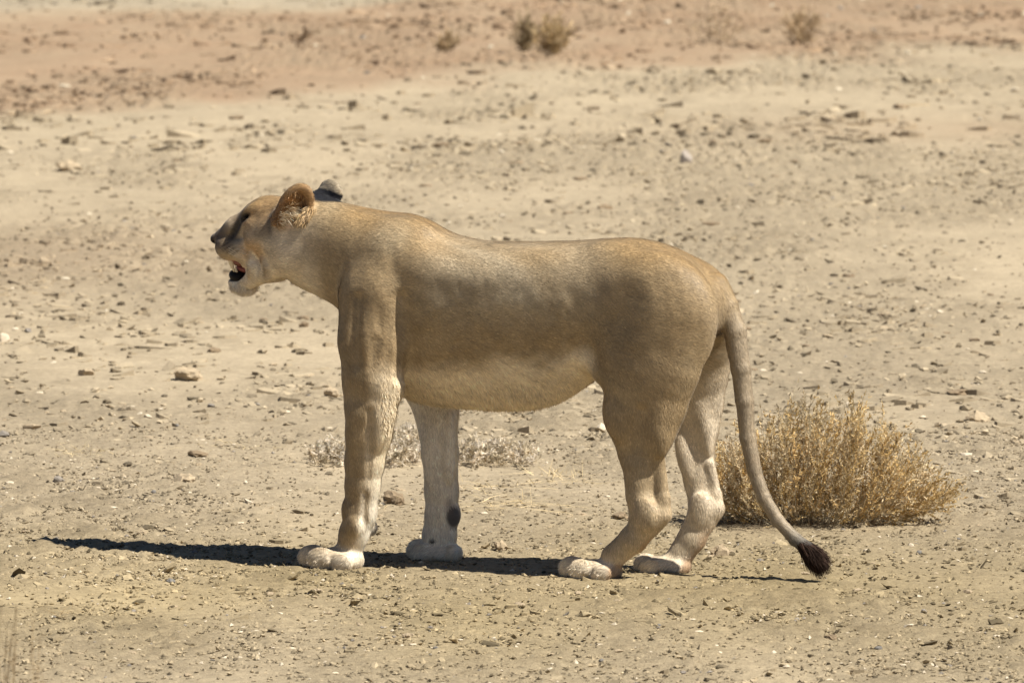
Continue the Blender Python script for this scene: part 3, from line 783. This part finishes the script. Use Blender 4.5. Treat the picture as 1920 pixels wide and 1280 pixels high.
def build_clods():
    rg = rng_for(77)
    bx, by, bs, bh = [], [], [], []
    def scatter(n, y0, y1, smin, smax, p, hr, half):
        y = y0 + (y1 - y0) * rg.random(n) ** 1.0; x = rg.uniform(-1, 1, n) * (half(y))
        _, rough, lw = terrain(x, y)
        clump = smoothstep(-.1, .5, fbm(x * 2.4, y * 1.2, 61, 3))
        keep = rg.random(n) < (.03 + .97 * rough * (.3 + .7 * clump))
        x, y = x[keep], y[keep]; s = smin + (smax - smin) * rg.random(len(x)) ** p
        bx.append(x); by.append(y); bs.append(s); bh.append(rg.uniform(hr[0], hr[1], len(x)))
    half = lambda y: y * .092 + .5
    scatter(155000, 16.4, 24, .0025, .0085, 1.9, (.3, .8), lambda y: y * .084 + .3)
    scatter(42000, 23.5, 42, .005, .018, 2.2, (.3, .7), half)
    scatter(20000, 40, 72, .009, .036, 2.4, (.3, .65), half)
    scatter(1600, 16.2, 26, .010, .022, 2.2, (.25, .5), half)
    x, y, s, h = map(np.concatenate, (bx, by, bs, bh))
    big = s > np.interp(y, [16, 25, 42, 72], [.010, .013, .022, .036])
    octa = (np.array([(1, 0, 0), (-1, 0, 0), (0, 1, 0), (0, -1, 0), (0, 0, 1), (0, 0, -1)], float), np.array([(0, 2, 4), (2, 1, 4), (1, 3, 4), (3, 0, 4), (2, 0, 5), (1, 2, 5), (3, 1, 5), (0, 3, 5)]))
    for sel, (v0, f0) in ((~big, octa), (big, icosa())): crumbs(rg, x[sel], y[sel], s[sel], h[sel], v0, f0)
    a, b = G; o = len(a[0])
    g = mesh_obj('gravel', np.concatenate([a[0], b[0]]), np.concatenate([a[1], b[1] + o]), M_clod, None, np.concatenate([a[2], b[2]]))
    tag(g, 'loose crumbs of clay and gravel strewn over the pan', 'gravel', kind='stuff')

def build_plates():
    """thin broken plates of dried clay: flat tops, steep dark edges"""
    rg = rng_for(88)
    X, Y, Sz, H = [], [], [], []
    for n, y0, y1, s0, s1, h0, h1, fr in ((17000, 16.2, 25, .006, .034, .003, .009, 5.0), (21000, 24, 42, .014, .080, .004, .014, 3.0), (17000, 40, 72, .03, .15, .008, .028, 2.0)):
        y = rg.uniform(y0, y1, n); x = rg.uniform(-1, 1, n) * (y * .092 + .5)
        _, rough, lw = terrain(x, y)
        c = smoothstep(.0, .42, fbm(x * fr * .5, y * fr * .25, 71, 4, .6))
        m = rg.random(n) < (.04 + .96 * c * (.25 + .75 * rough)) * (.4 + .6 * lw)
        x, y = x[m], y[m]; s = s0 + (s1 - s0) * rg.random(len(x)) ** 2.4
        X.append(x); Y.append(y); Sz.append(s); H.append(rg.uniform(h0, h1, len(x)) * (.6 + .4 * s / s1))
    x, y, s, h = map(np.concatenate, (X, Y, Sz, H)); n = len(x); K = 7
    a = (np.arange(K)[None] + rg.uniform(-.35, .35, (n, K))) * 2 * math.pi / K
    r = s[:, None] * rg.uniform(.55, 1.15, (n, K)) * .5
    el = rg.uniform(1, 2.2, n)[:, None]
    px = np.cos(a) * r * el; py = np.sin(a) * r
    th = rg.uniform(0, math.pi, n)[:, None]; qx = px * np.cos(th) - py * np.sin(th); qy = px * np.sin(th) + py * np.cos(th)
    tx, ty = rg.normal(0, .16, (2, n, 1))
    z0 = terrain(x, y)[0][:, None]
    zt = z0 + h[:, None] * rg.uniform(.6, 1.2, (n, K)) + qx * tx + qy * ty
    top = np.stack([x[:, None] + qx * .93, y[:, None] + qy * .93, np.maximum(zt, z0 + .001)], -1)
    bot = np.stack([x[:, None] + qx, y[:, None] + qy, np.broadcast_to(z0 - .012, (n, K))], -1)
    cen = np.stack([x, y, top[..., 2].mean(1) + h * .12], -1)[:, None]
    V = np.concatenate([top, bot, cen], 1); m = 2 * K + 1
    f = []
    for i in range(K):
        j = (i + 1) % K; f += [(i, j, 2 * K), (i, K + i, K + j), (i, K + j, j)]
    F = (np.array(f)[None] + np.arange(n)[:, None, None] * m).reshape(-1, 3)
    col = ground_colour(x, y, np.full(n, .45), np.full(n, .35)) * rg.lognormal(-.06, .13, n)[:, None]
    o = mesh_obj('clay_crust', V.reshape(-1, 3), F, M_clod, None, np.repeat(np.clip(col, 0, 1), m, 0))
    tag(o, 'broken plates of dried clay crust covering the pan in patches', 'clay crust', kind='stuff')

G = []
def crumbs(rg, x, y, s, h, v0, f0):
    n = len(x); m = len(v0)
    z, _, _ = terrain(x, y)
    ang = rg.uniform(0, 6.28, n); ca, sa = np.cos(ang), np.sin(ang)
    V = v0[None] * (1 + rg.normal(0, .26, (n, m)))[..., None] + rg.normal(0, .12, (n, m, 3))
    V = V * np.stack([s * rg.uniform(.7, 1.5, n), s, s * h], 1)[:, None]
    tilt = rg.normal(0, .28, n); V[..., 2] = V[..., 2] + V[..., 0] * np.tan(tilt)[:, None]
    W = np.stack([V[..., 0] * ca[:, None] - V[..., 1] * sa[:, None], V[..., 0] * sa[:, None] + V[..., 1] * ca[:, None], V[..., 2]], -1)
    W += np.stack([x, y, z + s * h * .5], 1)[:, None]
    F = (f0[None] + np.arange(n)[:, None, None] * m).reshape(-1, 3)
    base = ground_colour(x, y, np.full(n, .6), np.full(n, .5)) * rg.lognormal(-.1, .2, n)[:, None]
    u = rg.random(n)
    base[u < .015] = np.array([.21, .185, .155]) * rg.uniform(.7, 1.3, (u < .015).sum())[:, None]
    base[u > .97] = np.array([.55, .47, .35])
    base[(u > .74) & (u <= .97)] *= .5
    G.append((W.reshape(-1, 3), F, np.repeat(np.clip(base, 0, 1), m, 0)))

# ------------------------------------------------------------------ stones and clods one can pick out
def lump_mesh(name, seed, sub, rough, flat, mat, col, cj=.12):
    """irregular stone of unit radius"""
    rg = rng_for(seed); v, f = icosa(); v = [tuple(a) for a in v]; f = [tuple(a) for a in f]
    for _ in range(sub):
        mid = {}; nf = []
        def m(a, b):
            key = (min(a, b), max(a, b))
            if key not in mid:
                p = (np.array(v[a]) + np.array(v[b])) / 2; v.append(tuple(p / np.linalg.norm(p))); mid[key] = len(v) - 1
            return mid[key]
        for a, b, c in f:
            ab, bc, ca = m(a, b), m(b, c), m(c, a); nf += [(a, ab, ca), (b, bc, ab), (c, ca, bc), (ab, bc, ca)]
        f = nf
    v = np.array(v); off = rg.uniform(0, 90, 3)
    r = 1 + rough * (1.2 * n3(v + off, 1.3, 90) + .6 * n3(v + off, 3.1, 93)) + rg.normal(0, rough * .12, len(v))
    v = v * r[:, None]
    for _ in range(3):                                   # a few broken faces
        nrm = rg.normal(0, 1, 3); nrm /= np.linalg.norm(nrm); d = v @ nrm; cut = rg.uniform(.6, .85)
        v = v - np.maximum(d - cut, 0)[:, None] * nrm * .85
    v[:, 2] *= flat
    c = np.array(col) * (1 + cj * rg.normal(0, 1, len(v)))[:, None]
    me_o = mesh_obj(name, v, np.array(f), mat, None, np.clip(c, 0, 1), False)
    return me_o

def stone(src, name, px, py, w, h, label, cat, group=None, rot=0.0, sink=.3):
    """a copy of src standing where that pixel meets the ground; w, h in picture pixels"""
    p = on_ground(px, py); sc = np.linalg.norm(p - CO) / FPX
    z = terrain(np.array([p[0]]), np.array([p[1]]))[0][0]
    o = src.copy(); coll.objects.link(o); o.name = name
    o.location = (p[0], p[1], z + h * sc * (.5 - sink)); o.scale = (w * sc / 2, w * sc / 2 * .85, h * sc / 2)
    o.rotation_euler = (0, 0, rot)
    tag(o, label, cat, group)
    return o

def build_stones():
    rg = rng_for(9)
    EARTH = (.38, .30, .20); DARK = (.24, .18, .115); GREY = (.23, .20, .17); PALE = (.58, .49, .36)
    clods = [lump_mesh('clod_shape', 200 + i, 2, .32, 1, M_clod, EARTH) for i in range(5)]
    flakes = [lump_mesh('flake_shape', 220 + i, 1, .22, 1, M_clod, PALE) for i in range(3)]
    darks = [lump_mesh('dark_clod_shape', 240 + i, 2, .30, 1, M_clod, DARK) for i in range(3)]
    greys = [lump_mesh('pebble_shape', 260 + i, 2, .14, 1, M_clod, c) for i, c in enumerate([GREY, (.20, .185, .165), (.28, .245, .205)])]
    pale = [lump_mesh('pale_stone_shape', 280 + i, 2, .18, 1, M_clod, c) for i, c in enumerate([PALE, (.36, .31, .26)])]
    one = [  # the ones with a character of their own
        (darks[0], 'clod', 740, 942, 54, 30, 'dark rounded lump of earth lying between the two forelegs', 'clod'),
        (clods[0], 'clod', 940, 1030, 32, 24, 'brown crumbly clod behind the shadow between fore and hind feet', 'clod'),
        (clods[1], 'clod', 1348, 1040, 34, 28, 'round crumbly grey clod beside the far hind heel', 'clod'),
        (darks[1], 'clod', 1162, 968, 34, 16, 'dark lump put in for the dark hole just in front of the near hock', 'clod'),  # added lump that stands for a dark hole in the ground
        (clods[2], 'clod', 350, 712, 62, 34, 'largest broken heap of dry clay in the open ground before her face', 'clod'),
        (clods[3], 'clod', 162, 704, 32, 18, 'small brown clod beyond the shadow, left of the largest clay heap', 'clod'),
        (darks[2], 'stone', 570, 611, 20, 16, 'small brown stone on smooth sand just below the throat', 'stone'),
        (pale[0], 'stone', 6, 640, 26, 22, 'pale rounded stone cut by the picture edge', 'stone'),
        (pale[1], 'stone', 1286, 306, 24, 38, 'small upright pale grey stone standing alone far behind the rump', 'stone'),
        (darks[0], 'clod', 1556, 1197, 28, 12, 'dark brown half-buried clod alone on pale sand below the tail tuft', 'clod'),
        (greys[0], 'pebble', 1425, 1052, 14, 10, 'small grey pebble in front of the bush beside the tail', 'pebble'),
        (greys[1], 'pebble', 1724, 1038, 13, 11, 'dark blue grey round pebble in front of the bush', 'pebble'),
        (greys[1], 'pebble', 1648, 1216, 18, 9, 'flat blue grey pebble at the edge of the pale sand strip', 'pebble'),
        (pale[0], 'stone', 1708, 1024, 14, 10, 'small white stone in front of the bush', 'stone'),
        (greys[2], 'stone', 110, 905, 26, 16, 'rounded grey brown stone beside a bluish crust patch', 'stone'),
        (clods[4], 'clod', 345, 905, 50, 20, 'low flat grey clod at the edge of a bluish crust patch', 'clod'),
        (greys[1], 'pebble', 320, 1092, 20, 11, 'smooth grey pebble lying below the long shadow', 'pebble'),
        (darks[1], 'clod', 1795, 742, 46, 12, 'dark clay flake heap standing beyond the bush', 'clod'),
        (clods[1], 'clod', 1832, 790, 52, 26, 'pale clay heap beyond the right end of the bush', 'clod'),
        (clods[2], 'clod', 620, 742, 34, 26, 'pale clay slab standing on edge behind the near foreleg', 'clod'),
        (clods[0], 'clod', 130, 322, 60, 26, 'heap of crumbled pale clay far behind, in line with her nose', 'clod'),
        (darks[2], 'clod', 826, 276, 34, 14, 'dark clod far behind above the shoulders', 'clod'),
        (clods[3], 'clod', 60, 806, 34, 12, 'low clod where the trampled ground begins', 'clod'),
        (darks[0], 'clod', 372, 858, 40, 14, 'dark overhanging flake of crust before the grassy patch', 'clod'),
    ]
    for i, (src, nm, px, py, w, h, lb, ct) in enumerate(one):
        stone(src, nm, px, py, w, h, lb, ct, None, rg.uniform(0, 6.28), .3)
    def strew(srcs, nm, n, y0, y1, w0, w1, hr, lb, ct, gp):
        k = 0
        while k < n:
            px, py = rg.uniform(0, 1920), rg.uniform(y0, y1)
            p = on_ground(px, py); _, rough, _ = terrain(np.array([p[0]]), np.array([p[1]]))
            if rg.random() > .12 + .88 * rough[0]: continue
            if 540 < px < 1330 and 1000 < py < 1095: continue
            w = w0 + (w1 - w0) * rg.random() ** 2
            stone(srcs[rg.integers(len(srcs))], nm, px, py, w, w * rg.uniform(*hr), lb, ct, gp, rg.uniform(0, 6.28), .32); k += 1
    strew(clods, 'clod', 110, 560, 1275, 11, 24, (.25, .5), 'brown clod of dry clay lying loose on the pan', 'clod', 'loose clay clods on the pan')
    strew(flakes, 'clay_flake', 90, 640, 1275, 10, 20, (.16, .32), 'thin pale flake of dried clay lying on the pan', 'clay flake', 'pale clay flakes on the pan')
    strew(greys, 'pebble', 34, 800, 1275, 8, 13, (.55, .8), 'small smooth grey pebble on the trampled ground', 'pebble', 'grey pebbles around the lioness')
    strew(darks, 'clod', 60, 180, 720, 14, 34, (.25, .42), 'dark clod of crust on the pan far behind', 'clod', 'dark clods far behind the lioness')
    for s in clods + flakes + darks + greys + pale: bpy.data.objects.remove(s)

# ------------------------------------------------------------------ plants
def ribbon(P, w, side):
    """flat tapering strip along points P (n,3)"""
    n = len(P); t = np.linspace(1, .25, n)[:, None]
    return np.concatenate([P - side * w * t, P + side * w * t]), np.array([(i, n + i, n + i + 1, i + 1) for i in range(n - 1)])

class Acc:
    def __init__(s): s.V, s.F, s.C, s.n = [], [], [], 0
    def add(s, V, F, c):
        s.V.append(V); s.F.append(F + s.n); s.C.append(np.tile(np.array(c), (len(V), 1))); s.n += len(V)
    def obj(s, name, mat, parent): return mesh_obj(name, np.concatenate(s.V), np.concatenate(s.F), mat, parent, np.clip(np.concatenate(s.C), 0, 1))

def empty(name, loc):
    o = bpy.data.objects.new(name, None); coll.objects.link(o); o.location = loc; o.empty_display_size = .05
    return o

def twiggy(name, loc, rg, n, spread, height, lean, leaf, cols, stemcol, label, cat, group=None, leaves=10, hfun=None, sides=8, foot=.4, tw=.22, wide=1.0):
    """bush of n crooked stems from a common foot, each with side twigs that carry short needle leaves"""
    root = empty(name, loc); st, lf = Acc(), Acc()
    def strip(P, w, c):
        a = rg.uniform(0, 3.14); V, F = ribbon(P, w, np.array([math.cos(a), math.sin(a), .2])); st.add(V, F, c)
    for i in range(n):
        a = rg.uniform(0, 6.283); r = rg.random() ** .55
        out = np.array([math.cos(a) * r * spread[0], math.sin(a) * r * spread[1], 0])
        h = height * rg.uniform(.6, 1.0) * (hfun(out[0]) if hfun else 1 - .5 * r * r)
        p0 = out * foot + rg.normal(0, .012, 3) * [1, 1, 0]
        p3 = out * wide + np.array([lean * h, 0, h]) + rg.normal(0, .02, 3) * [1, 1, .5]
        p1 = p0 + (out * .35 + np.array([0, 0, h * .22])) + rg.normal(0, .018, 3); p2 = p0 * .4 + p3 * .6 + rg.normal(0, .02, 3)
        p1[2] = max(p1[2], .01)
        t = np.linspace(0, 1, 8)[:, None]
        B = lambda t: (1 - t) ** 3 * p0 + 3 * t * (1 - t) ** 2 * p1 + 3 * t * t * (1 - t) * p2 + t ** 3 * p3
        cs = np.array(cols[rg.integers(len(cols))]) * rg.uniform(.75, 1.25); dead = rg.random() < .12
        strip(B(t), .0016, np.array(stemcol) * rg.uniform(.7, 1.3))
        for q in range(sides + 1):
            t0 = rg.uniform(.04, .98) if q else .8
            o = B(np.array([[t0]]))[0]; ax = B(np.array([[min(1, t0 + .05)]]))[0] - B(np.array([[max(0, t0 - .05)]]))[0]; ax /= np.linalg.norm(ax) + 1e-9
            d = ax + rg.normal(0, .42, 3) + np.array([0, 0, .25]) if q else ax
            d /= np.linalg.norm(d); L = height * tw * rg.uniform(.4, 1.1)
            e = o + d * L; e[2] = max(e[2], .006); mid = (o + e) / 2 + rg.normal(0, L * .08, 3)
            strip(np.array([o, mid, e]), .0009, np.array(stemcol) * rg.uniform(.7, 1.3))
            m = leaves if not dead else max(1, leaves // 5); tt = rg.uniform(.05, 1, m)[:, None]
            Q = (1 - tt) ** 2 * o + 2 * tt * (1 - tt) * mid + tt * tt * e
            dd = d * .8 + rg.normal(0, .5, (m, 3)); dd /= np.linalg.norm(dd, axis=1, keepdims=True)
            sd = np.cross(dd, rg.normal(0, 1, (m, 3))); sd /= np.linalg.norm(sd, axis=1, keepdims=True)
            Ll = leaf * rg.uniform(.4, 1.4, (m, 1)); Wd = leaf * .2
            V = np.stack([Q - sd * Wd, Q + sd * Wd, Q + dd * Ll + sd * Wd * .5, Q + dd * Ll - sd * Wd * .5], 1).reshape(-1, 3)
            lf.add(V, np.arange(m * 4).reshape(-1, 4), cs * rg.uniform(.8, 1.25))
    tag(st.obj('stems', M_plant, root), kind='stuff'); tag(lf.obj('foliage', M_plant, root), kind='stuff')
    return tag(root, label, cat, group)

def grass(name, loc, rg, n, spread, L, col, label, cat, group=None, up=1.0, w=.0012):
    root = empty(name, loc); A = Acc()
    for i in range(n):
        p = rg.normal(0, 1, 3) * [spread[0], spread[1], 0]
        d = np.array([rg.normal(0, .6), rg.normal(0, .6), up * rg.uniform(.4, 1)]); d /= np.linalg.norm(d)
        l = L * rg.uniform(.4, 1); t = np.linspace(0, 1, 4)[:, None]
        P = p + d * l * t + np.array([d[0] * .3, d[1] * .3, -.35 * (1.2 - up)]) * l * t * t
        P[:, 2] = np.maximum(P[:, 2], .003)
        a = rg.uniform(0, 3.14); V, F = ribbon(P, w, np.array([math.cos(a), math.sin(a), .3]))
        A.add(V, F, np.array(col) * rg.uniform(.7, 1.3))
    tag(A.obj('blades', M_plant, root), kind='stuff')
    return tag(root, label, cat, group)

def build_plants():
    rg = rng_for(31)
    gold = [(.58, .415, .19), (.62, .46, .23), (.50, .345, .14), (.66, .54, .34), (.56, .445, .28)]
    p = on_ground(1530, 988)
    hf = lambda x: float(np.interp(x, [-.32, -.22, -.10, .0, .12, .22, .32, .42], [.58, .72, 1.02, .96, .92, .76, .52, .30]))
    twiggy('dry_bush', (p[0], p[1] + .14, 0), rg, 270, (.43, .22), .385, .12, .0105, gold, (.44, .37, .25),
           'golden brown dry bush of fine twigs standing behind the tail', 'bush', leaves=13, hfun=hf, sides=12, foot=.55, tw=.25)
    # litter of dead twigs at the foot of the bush
    q = on_ground(1420, 985)
    grass('fallen_twigs', (q[0], q[1], 0), rg, 260, (.13, .10), .11, (.22, .175, .115), 'tangle of grey dead twigs on the ground beside the bush foot', 'twigs', up=.22)
    # pale low herbs behind the forelegs
    for j, (px, py, w, n) in enumerate([(628, 862, .10, 190), (745, 862, .09, 240), (770, 835, .07, 120), (905, 862, .11, 240), (985, 868, .04, 50)]):
        q = on_ground(px, py)
        twiggy('dry_herb', (q[0], q[1], 0), rg, int(n / 2.6), (w, .20), .065, .1, .012, [(.74, .66, .54), (.66, .58, .45), (.52, .44, .31)], (.38, .31, .2),
               ['low pale dried herb in front of the near foreleg', 'low pale dried herb seen between the two forelegs', 'smaller pale dried herb just behind the one between the forelegs', 'low pale dried herb just behind the far foreleg below the belly', 'tiny pale dried herb beyond the one below the belly'][j], 'herb', 'low dried herbs behind the forelegs', leaves=7, sides=6, foot=.8, tw=.4)
    for j, (px, py, n, L, up) in enumerate([(1048, 892, 40, .075, 1), (960, 948, 60, .14, .25), (880, 920, 26, .08, .7), (700, 950, 14, .06, .8), (420, 838, 40, .10, .25), (150, 850, 50, .07, .5), (1010, 905, 30, .12, .2)]):
        q = on_ground(px, py)
        lb = ['short upright tuft of straw-coloured grass before the near thigh', 'flattened pale straw lying behind the shadow under the belly', 'few upright straw blades beside the far foreleg', 'few white straw blades at the dark lump between the forelegs',
              'flattened yellow straw on the smooth sand before her forelegs', 'sparse yellow straw tuft near the bluish crust patch', 'flattened straw below the upright grass tuft'][j]
        grass('grass_tuft', (q[0], q[1], 0), rg, n, (.05 + .05 * (up < .5), .10), L, (.70, .56, .33), lb, 'grass', up=up, w=.0016)
    q = on_ground(122, 1152)
    grass('grass_tuft', (q[0], q[1], 0), rg, 26, (.03, .06), .08, (.42, .31, .17), 'small brown dead tuft with fallen stalks below the long shadow', 'grass', up=.7)
    # far bushes on the reddish sand
    far = [(985, 98, 22, 62, (.33, .255, .15), 'darker olive dry grass tuft on the reddish sand', 150), (1035, 104, 40, 60, (.44, .33, .18), 'golden dry grass tuft with dark foot on the reddish sand', 210),
           (838, 97, 24, 30, (.36, .27, .16), 'small brown dry tuft on reddish sand above the shoulders', 90), (1342, 82, 58, 66, (.50, .39, .26), 'wide faint beige dry tuft on the reddish sand', 90),
           (1500, 83, 42, 58, (.44, .33, .20), 'beige dry tuft with dark shaded foot on the reddish sand', 150), (565, 80, 30, 20, (.40, .30, .20), 'tiny grey brown tuft on the reddish sand above the ears', 50)]
    for px, py, w, h, col, lb, n in far:
        q = on_ground(px, py); sc = np.linalg.norm(q - CO) / FPX
        twiggy('dry_tuft', (q[0], q[1], 0), rg, int(n / 3.5), (w * sc * 1.0, w * sc * .6), h * sc * 1.3, .05, .03, [tuple(c * 1.15 for c in col), col], tuple(c * .95 for c in col), lb, 'dry tuft', leaves=3, sides=5, foot=.25, tw=.3)
    # dry stalks close to the viewer, out of focus at the edge
    d = 14.3; q = CO + ray(8, 1290) / FPX * d
    root = empty('dry_stalks', (q[0], q[1], 0)); A = Acc()
    for i in range(34):
        b = np.array([rg.normal(0, .03), rg.normal(0, .05), 0]); h = rg.uniform(.42, .66)
        tp = b + np.array([rg.normal(.01, .035), rg.normal(0, .04), h]); t = np.linspace(0, 1, 5)[:, None]
        P = b * (1 - t) + tp * t + np.array([.015, 0, 0]) * np.sin(t * 3.1) * rg.normal()
        a = rg.uniform(0, 3.14); V, F = ribbon(P, .0028, np.array([math.cos(a), math.sin(a), 0])); A.add(V, F, np.array((.34, .25, .14)) * rg.uniform(.7, 1.2))
        for jx in range(6):
            tt = rg.uniform(.4, 1); o = b * (1 - tt) + tp * tt; e = o + rg.normal(0, .016, 3) + [0, 0, .02]
            V, F = ribbon(np.array([o, e]), .0016, np.array([math.cos(a), math.sin(a), 0])); A.add(V, F, np.array((.42, .32, .19)))
    tag(A.obj('stalks', M_plant, root), kind='stuff'); tag(root, 'thin dry brown stalks standing close by, blurred at the picture edge', 'stalks')

build_ground()
build_clods()
build_plates()
build_stones()
build_plants()
build_lioness()
bpy.context.view_layer.update()
